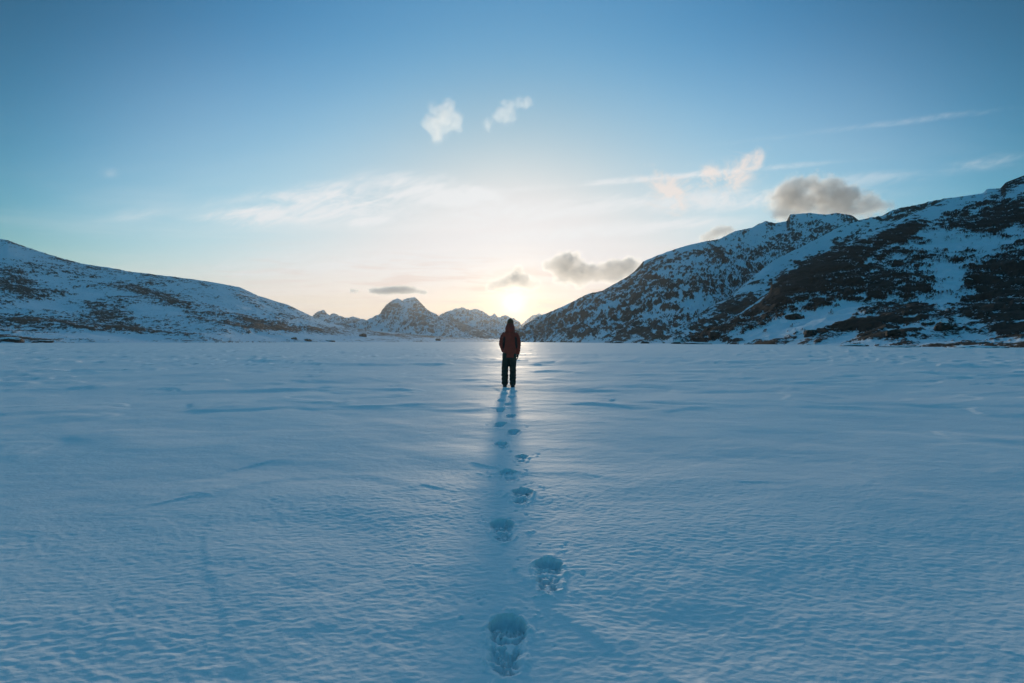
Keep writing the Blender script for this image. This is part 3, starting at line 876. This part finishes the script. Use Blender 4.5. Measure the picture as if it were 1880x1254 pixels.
SHORE_R = [
    (1459, 581, 30, 13, 'dark boulder alone on the open snow slope at the foot of the right hill'),
    (1488, 611, 25, 14, 'peaked dark boulder just above the right shore, below the open snow slope'),
    (1518, 606, 20, 11, 'smaller dark boulder right beside the peaked boulder above the right shore'),
    (1639, 608, 22, 10, 'rounded dark boulder in the snow right of the middle of the near right hill foot'),
    (1732, 598, 28, 14, 'wide dark boulder low on the near right hill, under the snow gully'),
    (1704, 592, 22, 6, 'flat dark boulder left of the wide boulder under the snow gully'),
    (1779, 516, 13, 9, 'small dark boulder inside the snow gully of the right hill, the upper of two'),
    (1770, 528, 16, 8, 'small dark boulder inside the snow gully of the right hill, the lower of two'),
    (1567, 634, 46, 4, 'long flat rock slab at the right shore line, farthest right of the shore slabs'),
    (1440, 630.5, 40, 6, 'long flat rock slab at the right shore line below the lone slope boulder'),
    (1375, 631.5, 14, 3, 'small flat stone in the lake snow between two long shore slabs'),
    (1311, 612, 20, 9, 'domed boulder with snow on top above the shore, left of the dark right hill'),
    (1278, 630.2, 48, 4, 'long thin rock slab at the shore below the snow-topped domed boulder'),
    (1241, 629.6, 18, 5, 'dark shore rock left of the long thin slab'),
    (1184, 628.6, 15, 6, 'small dark rock on the shore under the streaky right mountain'),
    (1133, 628.6, 23, 4, 'low dark rock at the far shore, nearest to the walker of the right shore rocks'),
    (1650, 636.5, 60, 4, 'broad low rock slab at the right shore line in front of the dark hill'),
    (1790, 637.5, 90, 5, 'longest dark rock slab at the shore line near the right edge')]
SHORE_L = [
    (19, 623, 40, 7, 'dark heath-topped rock slab at the left shore, touching the left edge'),
    (82, 626, 26, 3, 'thin dark rock right of the slab at the left edge shore'),
    (540, 621, 10, 4, 'small dark rock on the snowy left shore below the end of the left hill'),
    (566, 624, 12, 5, 'small dark rock at the left shore, next right of the first small shore rock'),
    (607, 625.3, 18, 3, 'flat dark rock at the left shore below the small sharp peaks'),
    (666, 615, 13, 7, 'dark round bush-like rock on the foreland below the left end of the twin peak'),
    (804, 623.5, 10, 5, 'tiny dark rock on the far shore below the right flank of the twin peak')]
for i, (px, py, w_, h_, lab) in enumerate(SHORE_R):
    boulder(NEAR_RIGHT, px, py, w_, h_, lab, 'boulders along the right shore', i + 1)
for i, (px, py, w_, h_, lab) in enumerate(SHORE_L):
    boulder(LEFT_HILL, px, py, w_, h_, lab, 'rocks along the left shore', i + 40)


# ------------------------------------------------------------------ the walker
def tube(bm, pts, radii, n=18, side=(1, 0, 0)):
    """closed tube with elliptical rings through pts; radii are (across, fore-aft)"""
    pts = [Vector(p) for p in pts]
    rings = []
    for i, p in enumerate(pts):
        a = pts[max(i - 1, 0)]
        b = pts[min(i + 1, len(pts) - 1)]
        d = (b - a).normalized()
        sx = Vector(side)
        sx = (sx - d * sx.dot(d)).normalized()
        sy = d.cross(sx).normalized()
        rx, ry = radii[i] if isinstance(radii[i], tuple) else (radii[i], radii[i])
        rings.append([bm.verts.new(p + sx * (rx * math.cos(2 * math.pi * k / n)) + sy * (ry * math.sin(2 * math.pi * k / n))) for k in range(n)])
    for r0, r1 in zip(rings[:-1], rings[1:]):
        for k in range(n):
            bm.faces.new((r0[k], r0[(k + 1) % n], r1[(k + 1) % n], r1[k]))
    bm.faces.new(rings[0][::-1])
    bm.faces.new(rings[-1])


def ball(bm, c, r, sub=3):
    g = bmesh.ops.create_icosphere(bm, subdivisions=sub, radius=1.0)
    for v in g['verts']:
        v.co = Vector((v.co.x * r[0], v.co.y * r[1], v.co.z * r[2])) + Vector(c)


def blend(name, bm, voxel, parent, mat, smooth=6, folds=None):
    """fuse overlapping pieces into one continuous surface"""
    bmesh.ops.recalc_face_normals(bm, faces=bm.faces)
    me = bpy.data.meshes.new(name)
    bm.to_mesh(me)
    bm.free()
    o = bpy.data.objects.new(name, me)
    link(o)
    md = o.modifiers.new('fuse', 'REMESH')
    md.mode = 'VOXEL'
    md.voxel_size = voxel
    md.use_smooth_shade = True
    sm = o.modifiers.new('soft', 'SMOOTH')
    sm.factor = 0.5
    sm.iterations = smooth
    dg = bpy.context.evaluated_depsgraph_get()
    new = bpy.data.meshes.new_from_object(o.evaluated_get(dg))
    o.modifiers.clear()
    o.data = new
    bpy.data.meshes.remove(me)
    new.name = name
    n = len(new.vertices)
    co = np.empty(n * 3, np.float32)
    new.vertices.foreach_get('co', co)
    co = co.reshape(-1, 3)
    if folds:
        no = np.empty(n * 3, np.float32)
        new.vertices.foreach_get('normal', no)
        co += no.reshape(-1, 3) * folds(co)[:, None]
        new.vertices.foreach_set('co', co.ravel())
    new.polygons.foreach_set('use_smooth', np.ones(len(new.polygons), bool))
    new.materials.clear()
    new.materials.append(mat)
    new.update()
    o.parent = parent
    return o


def cloth_mat(name, c1, c2=None, rough=0.75, scale=60.0, attr=None):
    m, t, b, out = material(name)
    tc = t.n('ShaderNodeTexCoord').outputs['Object']
    n1 = t.noise(tc, 7.0, 4, 0.6)
    dark = tuple(c * 0.72 for c in c1[:3]) + (1,)
    col = t.mix(t.smooth(n1, 0.3, 0.7), dark, c1)
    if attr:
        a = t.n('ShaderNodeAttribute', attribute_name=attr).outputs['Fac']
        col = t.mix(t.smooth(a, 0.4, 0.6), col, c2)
    t.put(b.inputs['Base Color'], col)
    b.inputs['Roughness'].default_value = rough
    b.inputs['Sheen Weight'].default_value = 0.12
    weave = t.noise(tc, scale, 3, 0.6)
    bump = t.n('ShaderNodeBump', ins={'Strength': 0.35, 'Distance': 0.01})
    t.put(bump.inputs['Height'], t.math('ADD', n1, t.math('MULTIPLY', weave, 0.3)))
    t.put(b.inputs['Normal'], bump)
    return m


def hand(bm, wrist, down, palm_n, r, thumb_side):
    """palm, four unequal bent fingers and a thumb, hanging along 'down'"""
    wv = Vector(wrist); d = Vector(down).normalized(); n = Vector(palm_n).normalized()
    s = d.cross(n).normalized() * thumb_side
    tube(bm, [wv - d * 0.03, wv + d * 0.02, wv + d * 0.06, wv + d * 0.095], [(r * 2.2, r * 1.9), (r * 2.6, r * 1.7), (r * 3.5, r * 1.6), (r * 3.6, r * 1.4)], 14, tuple(s))
    for k, ln in enumerate((0.070, 0.080, 0.075, 0.058)):
        o = wv + d * 0.085 + s * (0.030 - 0.020 * k)
        a = o + d * ln * 0.45 + n * 0.006
        b = a + d * ln * 0.32 + n * 0.014
        c = b + d * ln * 0.18 + n * 0.018
        tube(bm, [o, a, b, c], [r, r * 0.95, r * 0.85, r * 0.6], 10, tuple(s))
    o = wv + d * 0.03 + s * 0.028
    a = o + (d * 0.7 + s * 0.6 + n * 0.3).normalized() * 0.038
    b = a + (d * 0.9 + s * 0.1 + n * 0.4).normalized() * 0.032
    tube(bm, [o, a, b], [r * 1.25, r * 1.1, r * 0.7], 10, tuple(n))


def build_person():
    depth = F * CAM_H / (711.5 - 627.0)
    x0 = (934 - 940) / F * depth
    root = bpy.data.objects.new('person', None)
    link(root)
    root.empty_display_size = 0.3
    root.location = (x0, depth, ground_z(x0, depth) - 0.015)
    tag(root, 'person in dark red hooded jacket and black trousers standing on the snow, back turned', 'person')
    skin = cloth_mat('skin', (0.45, 0.25, 0.18, 1), rough=0.5)
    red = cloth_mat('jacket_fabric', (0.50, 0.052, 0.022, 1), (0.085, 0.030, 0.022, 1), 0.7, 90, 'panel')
    black = cloth_mat('trouser_fabric', (0.045, 0.033, 0.020, 1), rough=0.8)
    boot_m = cloth_mat('boot_leather', (0.022, 0.020, 0.020, 1), rough=0.6)
    knit = cloth_mat('hat_knit', (0.26, 0.085, 0.035, 1), rough=0.9, scale=140)
    glove_m = cloth_mat('glove_fabric', (0.018, 0.016, 0.016, 1), rough=0.8)
    sole_m = cloth_mat('sole_rubber', (0.012, 0.012, 0.012, 1), rough=0.7)
    cx = 0.033
    SL, EL, WL = (-0.125, -0.01, 1.375), (-0.198, -0.045, 1.125), (-0.130, 0.105, 0.925)
    SR, ER, WR = (0.192, -0.01, 1.375), (0.258, -0.035, 1.120), (0.236, 0.030, 0.870)
    hipL, kneeL, ankL = (-0.065, 0.0, 0.90), (-0.098, 0.02, 0.48), (-0.100, 0.03, 0.09)
    hipR, kneeR, ankR = (0.108, 0.0, 0.90), (0.106, 0.02, 0.48), (0.104, -0.03, 0.09)
    # the body: one continuous figure
    bm = bmesh.new()
    tube(bm, [(cx, 0, 0.84), (cx, 0.005, 0.95), (cx, 0.005, 1.10), (cx, 0.0, 1.28), (cx, -0.01, 1.40), (cx + 0.003, -0.005, 1.47)],
         [(0.13, 0.09), (0.165, 0.11), (0.135, 0.095), (0.16, 0.11), (0.15, 0.09), (0.06, 0.055)], 24)
    tube(bm, [(cx, -0.005, 1.42), (cx + 0.005, 0.0, 1.50), (cx + 0.008, 0.01, 1.56)], [(0.062, 0.058), (0.055, 0.055), (0.055, 0.06)], 16)
    hc = (cx + 0.009, 0.018, 1.655)
    ball(bm, hc, (0.074, 0.094, 0.105))
    ball(bm, (hc[0], hc[1] + 0.035, 1.585), (0.050, 0.052, 0.045))
    tube(bm, [(hc[0], hc[1] + 0.088, 1.672), (hc[0], hc[1] + 0.104, 1.640), (hc[0], hc[1] + 0.092, 1.628)], [0.009, 0.014, 0.010], 8)
    for sgn in (-1, 1):
        ball(bm, (hc[0] + sgn * 0.076, hc[1] - 0.002, 1.648), (0.010, 0.020, 0.031), 2)
        ball(bm, (hc[0] + sgn * 0.031, hc[1] + 0.082, 1.664), (0.014, 0.012, 0.010), 2)
    ball(bm, (hc[0], hc[1] + 0.080, 1.603), (0.024, 0.012, 0.008), 2)
    for S, E_, W_, th in ((SL, EL, WL, -1), (SR, ER, WR, 1)):
        tube(bm, [(S[0] - 0.03 * th, S[1], S[2]), S, tuple((Vector(S) + Vector(E_)) / 2), E_, tuple((Vector(E_) + Vector(W_)) / 2), W_], [0.055, 0.052, 0.046, 0.039, 0.038, 0.028], 14)
    hand(bm, WR, (-0.02, 0.02, -1), (-1, 0.1, 0), 0.0095, -1)
    hand(bm, WL, (0.35, 0.35, -0.9), (1, -0.2, 0.2), 0.0095, 1)
    for H, K, A in ((hipL, kneeL, ankL), (hipR, kneeR, ankR)):
        tube(bm, [H, tuple((Vector(H) + Vector(K)) / 2), K, tuple((Vector(K) * 0.6 + Vector(A) * 0.4)), A, (A[0], A[1], 0.03)], [0.088, 0.074, 0.055, 0.056, 0.040, 0.042], 16)
        tube(bm, [(A[0], A[1] - 0.05, 0.045), (A[0], A[1] + 0.06, 0.045), (A[0], A[1] + 0.17, 0.03)], [0.032, 0.038, 0.026], 12)
    blend('body', bm, 0.008, root, skin, 4)

    # jacket: torso and both sleeves in one piece
    def jfolds(c):
        return 0.007 * fbm(c[:, 0] / 0.07, c[:, 1] / 0.07, c[:, 2] / 0.045, 3) + 0.004 * np.sin(c[:, 2] * 95 + 3 * fbm(c[:, 0] / 0.1, c[:, 1] / 0.1, c[:, 2] / 0.1, 2)) * (np.abs(c[:, 0] - cx) > 0.16)
    bm = bmesh.new()
    tube(bm, [(cx - 0.004, 0.0, 0.785), (cx - 0.002, 0.0, 0.80), (cx, 0.0, 0.92), (cx, 0.003, 1.06), (cx, 0.0, 1.20), (cx, -0.008, 1.33), (cx, -0.012, 1.40), (cx + 0.002, -0.01, 1.45), (cx + 0.004, -0.004, 1.50)],
         [(0.165, 0.125), (0.172, 0.132), (0.172, 0.135), (0.160, 0.128), (0.170, 0.135), (0.178, 0.132), (0.165, 0.115), (0.115, 0.095), (0.082, 0.082)], 32)
    for S, E_, W_, th in ((SL, EL, WL, -1), (SR, ER, WR, 1)):
        m1 = (Vector(S) * 0.5 + Vector(E_) * 0.5) + Vector((0.012 * th, 0, 0))
        m2 = (Vector(E_) * 0.45 + Vector(W_) * 0.55)
        tube(bm, [(S[0] - 0.075 * th, S[1], S[2] - 0.01), (S[0] - 0.01 * th, S[1], S[2] - 0.005), (S[0] + 0.012 * th, S[1], S[2] - 0.04), tuple(m1), E_, tuple(m2), W_],
             [(0.068, 0.07), (0.070, 0.075), (0.070, 0.078), (0.064, 0.072), (0.060, 0.064), (0.057, 0.058), (0.050, 0.052)], 20)
    jk = blend('jacket', bm, 0.009, root, red, 5, jfolds)
    n = len(jk.data.vertices)
    co = np.empty(n * 3, np.float32)
    jk.data.vertices.foreach_get('co', co)
    co = co.reshape(-1, 3)
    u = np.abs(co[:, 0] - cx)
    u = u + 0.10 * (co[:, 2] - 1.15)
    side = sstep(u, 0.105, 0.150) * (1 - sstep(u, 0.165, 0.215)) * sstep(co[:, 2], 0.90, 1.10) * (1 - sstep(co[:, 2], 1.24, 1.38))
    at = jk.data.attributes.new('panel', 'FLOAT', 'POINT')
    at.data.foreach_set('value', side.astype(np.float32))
    # hem band of the jacket
    bm = bmesh.new()
    tube(bm, [(cx - 0.004, 0.0, 0.772), (cx - 0.004, 0, 0.80)], [(0.163, 0.124), (0.170, 0.130)], 40)
    blend('hem', bm, 0.009, jk, red, 3)
    # hood folded down behind the neck
    bm = bmesh.new()
    tube(bm, [(cx + 0.002, -0.020, 1.44), (cx + 0.003, -0.026, 1.49), (cx + 0.004, -0.028, 1.545), (cx + 0.005, -0.024, 1.580), (cx + 0.007, -0.016, 1.605), (cx + 0.008, -0.008, 1.62)],
         [(0.128, 0.105), (0.124, 0.108), (0.120, 0.106), (0.112, 0.100), (0.098, 0.094), (0.080, 0.088)], 26)
    ball(bm, (cx + 0.004, -0.105, 1.520), (0.085, 0.040, 0.070))
    blend('hood', bm, 0.009, root, red, 4, lambda c: 0.009 * fbm(c[:, 0] / 0.05, c[:, 1] / 0.05, c[:, 2] / 0.03, 3))
    # knitted hat
    bm = bmesh.new()
    ball(bm, (hc[0], hc[1] - 0.006, 1.683), (0.083, 0.100, 0.092))
    tube(bm, [(hc[0], hc[1] - 0.004, 1.62), (hc[0], hc[1] - 0.004, 1.665)], [(0.082, 0.098), (0.085, 0.102)], 28)
    ball(bm, (hc[0] + 0.002, hc[1] - 0.02, 1.765), (0.028, 0.030, 0.022), 2)
    hat = blend('hat', bm, 0.008, root, knit, 5, lambda c: 0.002 * np.sin(np.arctan2(c[:, 0] - hc[0], c[:, 1] - hc[1]) * 44))
    bm = bmesh.new()
    tube(bm, [(hc[0], hc[1] - 0.006, 1.612), (hc[0], hc[1] - 0.006, 1.650)], [(0.080, 0.098), (0.083, 0.101)], 28)
    blend('hat_cuff', bm, 0.007, hat, knit, 3)

    # trousers: loose, with bunched lower legs
    def tfolds(c):
        low = 1 - sstep(c[:, 2], 0.35, 0.6)
        return 0.008 * fbm(c[:, 0] / 0.08, c[:, 1] / 0.08, c[:, 2] / 0.06, 3) + 0.006 * low * np.sin(c[:, 2] * 62 + 4 * fbm(c[:, 0] / 0.12, c[:, 1] / 0.12, c[:, 2] / 0.2, 2))
    bm = bmesh.new()
    tube(bm, [(cx - 0.012, 0, 0.74), (cx - 0.01, 0, 0.84), (cx, 0, 0.93)], [(0.165, 0.115), (0.168, 0.12), (0.155, 0.11)], 28)
    for H, K, A, sg in ((hipL, kneeL, ankL, -1), (hipR, kneeR, ankR, 1)):
        tube(bm, [(H[0], H[1], 0.88), (H[0] - 0.004, 0.0, 0.72), (K[0] * 0.96, 0.012, 0.56), (K[0], K[1], 0.46), (K[0] - 0.001, 0.008, 0.32), (A[0], A[1], 0.18), (A[0], A[1] - 0.004, 0.085), (A[0], A[1], 0.062)],
             [(0.100, 0.112), (0.098, 0.108), (0.090, 0.096), (0.086, 0.092), (0.086, 0.092), (0.083, 0.090), (0.078, 0.088), (0.070, 0.08)], 20)
    blend('trousers', bm, 0.009, root, black, 4, tfolds)
    # boots
    for A in (ankL, ankR):
        bm = bmesh.new()
        tube(bm, [(A[0], A[1] - 0.01, 0.20), (A[0], A[1] - 0.008, 0.10), (A[0], A[1] - 0.002, 0.045)], [(0.055, 0.065), (0.055, 0.068), (0.055, 0.075)], 18)
        tube(bm, [(A[0], A[1] - 0.085, 0.055), (A[0], A[1] - 0.02, 0.060), (A[0], A[1] + 0.09, 0.058), (A[0], A[1] + 0.17, 0.045), (A[0], A[1] + 0.215, 0.036)], [(0.040, 0.034), (0.052, 0.046), (0.056, 0.046), (0.050, 0.034), (0.024, 0.018)], 18)
        bt = blend('boot', bm, 0.008, root, boot_m, 3)
        bm = bmesh.new()
        tube(bm, [(A[0], A[1] - 0.10, 0.018), (A[0], A[1] - 0.03, 0.018), (A[0], A[1] + 0.09, 0.018), (A[0], A[1] + 0.18, 0.018), (A[0], A[1] + 0.225, 0.022)], [(0.030, 0.018), (0.056, 0.020), (0.060, 0.020), (0.050, 0.018), (0.022, 0.012)], 16)
        blend('sole', bm, 0.008, bt, sole_m, 2)
    # gloves
    bm = bmesh.new()
    hand(bm, WR, (-0.02, 0.02, -1), (-1, 0.1, 0), 0.0135, -1)
    tube(bm, [(WR[0], WR[1], WR[2] + 0.03), (WR[0] - 0.001, WR[1], WR[2] - 0.03)], [0.043, 0.036], 16)
    blend('glove', bm, 0.006, root, glove_m, 3)
    bm = bmesh.new()
    hand(bm, WL, (0.35, 0.35, -0.9), (1, -0.2, 0.2), 0.0135, 1)
    tube(bm, [(WL[0] - 0.008, WL[1] - 0.01, WL[2] + 0.03), (WL[0] + 0.005, WL[1] + 0.008, WL[2] - 0.03)], [0.043, 0.036], 16)
    blend('glove', bm, 0.006, root, glove_m, 3)
    return root


build_person()


# ------------------------------------------------------------------ clouds
def cloud(label, lobes, dist, density, aniso, nscale, rough_amt, lo, hi, squash=1.0):
    """a bank of vapour: lobes are (px, py, radius px) in the direction where it stands, at a distance in metres"""
    k = dist / F
    cxp = sum(l[0] for l in lobes) / len(lobes)
    cyp = sum(l[1] for l in lobes) / len(lobes)
    centre = Vector(((cxp - 940) * k, dist, CAM_H + (627 - cyp) * k))
    bm = bmesh.new()
    for px, py, r in lobes:
        g = bmesh.ops.create_icosphere(bm, subdivisions=3, radius=r * k * 1.75)
        for v in g['verts']:
            v.co.z *= squash
            v.co += Vector(((px - cxp) * k, 0, (cyp - py) * k))
    me = bpy.data.meshes.new('cloud')
    bm.to_mesh(me)
    bm.free()
    o = link(bpy.data.objects.new('cloud', me))
    o.location = centre
    md = o.modifiers.new('fuse', 'REMESH')
    md.mode = 'VOXEL'
    md.voxel_size = min(l[2] for l in lobes) * k * 0.22
    dg = bpy.context.evaluated_depsgraph_get()
    new = bpy.data.meshes.new_from_object(o.evaluated_get(dg))
    o.modifiers.clear()
    o.data = new
    bpy.data.meshes.remove(me)
    new.name = 'cloud'
    m = bpy.data.materials.new('cloud_vapour')
    m.use_nodes = True
    t = NT(m.node_tree)
    out = t.n('ShaderNodeOutputMaterial')
    v = t.n('ShaderNodeVolumePrincipled')
    oc = t.n('ShaderNodeTexCoord').outputs['Object']
    p = t.n('ShaderNodeVectorMath', operation='SCALE', ins={0: oc})
    p.inputs['Scale'].default_value = 1.0 / k                 # in picture-sized units
    p = p.outputs[0]
    field = None
    for px, py, r in lobes:
        q = t.n('ShaderNodeVectorMath', operation='SUBTRACT', ins={0: p, 1: (px - cxp, 0.0, cyp - py)})
        q = t.n('ShaderNodeVectorMath', operation='MULTIPLY', ins={0: q.outputs[0], 1: (1 / r, 1 / r, 1 / (r * squash))})
        l2 = t.n('ShaderNodeVectorMath', operation='DOT_PRODUCT', ins={0: q.outputs[0], 1: q.outputs[0]}).outputs['Value']
        g = t.math('EXPONENT', t.math('MULTIPLY', l2, -1.0))
        field = g if field is None else t.math('ADD', field, g)
    field = t.math('MINIMUM', field, 1.1)
    n1 = t.noise(p, nscale, 7, 0.64, 0.3)
    f = t.math('ADD', field, t.math('MULTIPLY_ADD', n1, rough_amt, -0.5 * rough_amt))
    f = t.math('MULTIPLY', t.smooth(f, lo, hi), t.smooth(field, 0.06, 0.25))
    t.put(v.inputs['Density'], t.math('MULTIPLY', f, density))
    v.inputs['Color'].default_value = (0.92, 0.96, 1.0, 1)
    v.inputs['Anisotropy'].default_value = aniso
    t.put(out.inputs['Volume'], v.outputs[0])
    new.materials.clear()
    new.materials.append(m)
    m.cycles.volume_step_rate = 0.3
    return tag(o, label, 'cloud', 'clouds over the mountains')


cloud('grey cloud bank low over the slope just right of the sun', [(1008, 490, 14), (1022, 484, 17), (1044, 476, 20), (1054, 494, 25), (1034, 508, 18), (1080, 500, 20), (1100, 506, 18), (1122, 494, 20), (1148, 488, 20), (1168, 490, 18), (1132, 508, 18), (1060, 520, 12)], 14000, 0.0044, 0.5, 0.045, 3.0, 0.40, 1.05, 0.85)
cloud('small grey-brown cloud hanging directly above the sun', [(908, 524, 12), (926, 518, 16), (946, 508, 17), (962, 520, 17), (984, 522, 11), (952, 492, 10), (900, 528, 9)], 13500, 0.0050, 0.5, 0.055, 2.4, 0.36, 0.98, 0.8)
cloud('thin grey lens of cloud above the twin-topped peak', [(690, 535, 14), (712, 533, 17), (735, 533, 17), (757, 534, 14), (778, 537, 9), (650, 534, 10)], 14500, 0.0075, 0.4, 0.06, 2.0, 0.34, 1.0, 0.5)
cloud('large dark grey cloud rising behind the flat-topped summit', [(1425, 366, 22), (1450, 346, 25), (1482, 350, 28), (1518, 338, 24), (1535, 362, 28), (1560, 376, 26), (1590, 382, 24), (1622, 384, 18), (1470, 380, 28), (1525, 385, 26), (1440, 390, 22)], 9000, 0.0060, 0.62, 0.036, 3.4, 0.45, 1.2, 0.9)
cloud('small rosy cloud peeking over the crest left of the flat summit', [(1305, 432, 14), (1320, 424, 14), (1336, 424, 13), (1290, 440, 11)], 11000, 0.0055, 0.5, 0.07, 2.0, 0.36, 1.0, 0.8)
cloud('white puff of cloud high above the walker, the left of two', [(795, 212, 20), (815, 205, 22), (822, 225, 22), (800, 235, 18), (828, 190, 13), (838, 228, 14), (780, 228, 13), (802, 252, 12)], 7000, 0.0030, 0.62, 0.045, 3.4, 0.50, 1.7, 0.95)
cloud('wispy white puff of cloud high above the walker, the right of two', [(915, 212, 17), (935, 200, 16), (955, 188, 15), (970, 184, 12), (896, 228, 15), (940, 218, 13), (925, 190, 12)], 7000, 0.0026, 0.62, 0.05, 3.4, 0.50, 1.7, 0.9)

# ------------------------------------------------------------------ winter air between the lake and the far mountains
def build_haze():
    me = bpy.data.meshes.new('haze')
    bm = bmesh.new()
    bmesh.ops.create_cube(bm, size=1.0)
    bmesh.ops.scale(bm, vec=(12000, 12000, 720), verts=bm.verts)
    bmesh.ops.translate(bm, vec=(0, 4500, 330), verts=bm.verts)
    bm.to_mesh(me)
    bm.free()
    m = bpy.data.materials.new('haze_air')
    m.use_nodes = True
    t = NT(m.node_tree)
    out = t.n('ShaderNodeOutputMaterial')
    v = t.n('ShaderNodeVolumePrincipled')
    v.inputs['Color'].default_value = (0.88, 0.94, 1.0, 1)
    v.inputs['Density'].default_value = 0.00005
    v.inputs['Anisotropy'].default_value = 0.55
    t.put(out.inputs['Volume'], v.outputs[0])
    me.materials.append(m)
    o = link(bpy.data.objects.new('haze', me))
    tag(o, 'thin winter haze over the lake and the mountains', None, None, 'stuff')


build_haze()
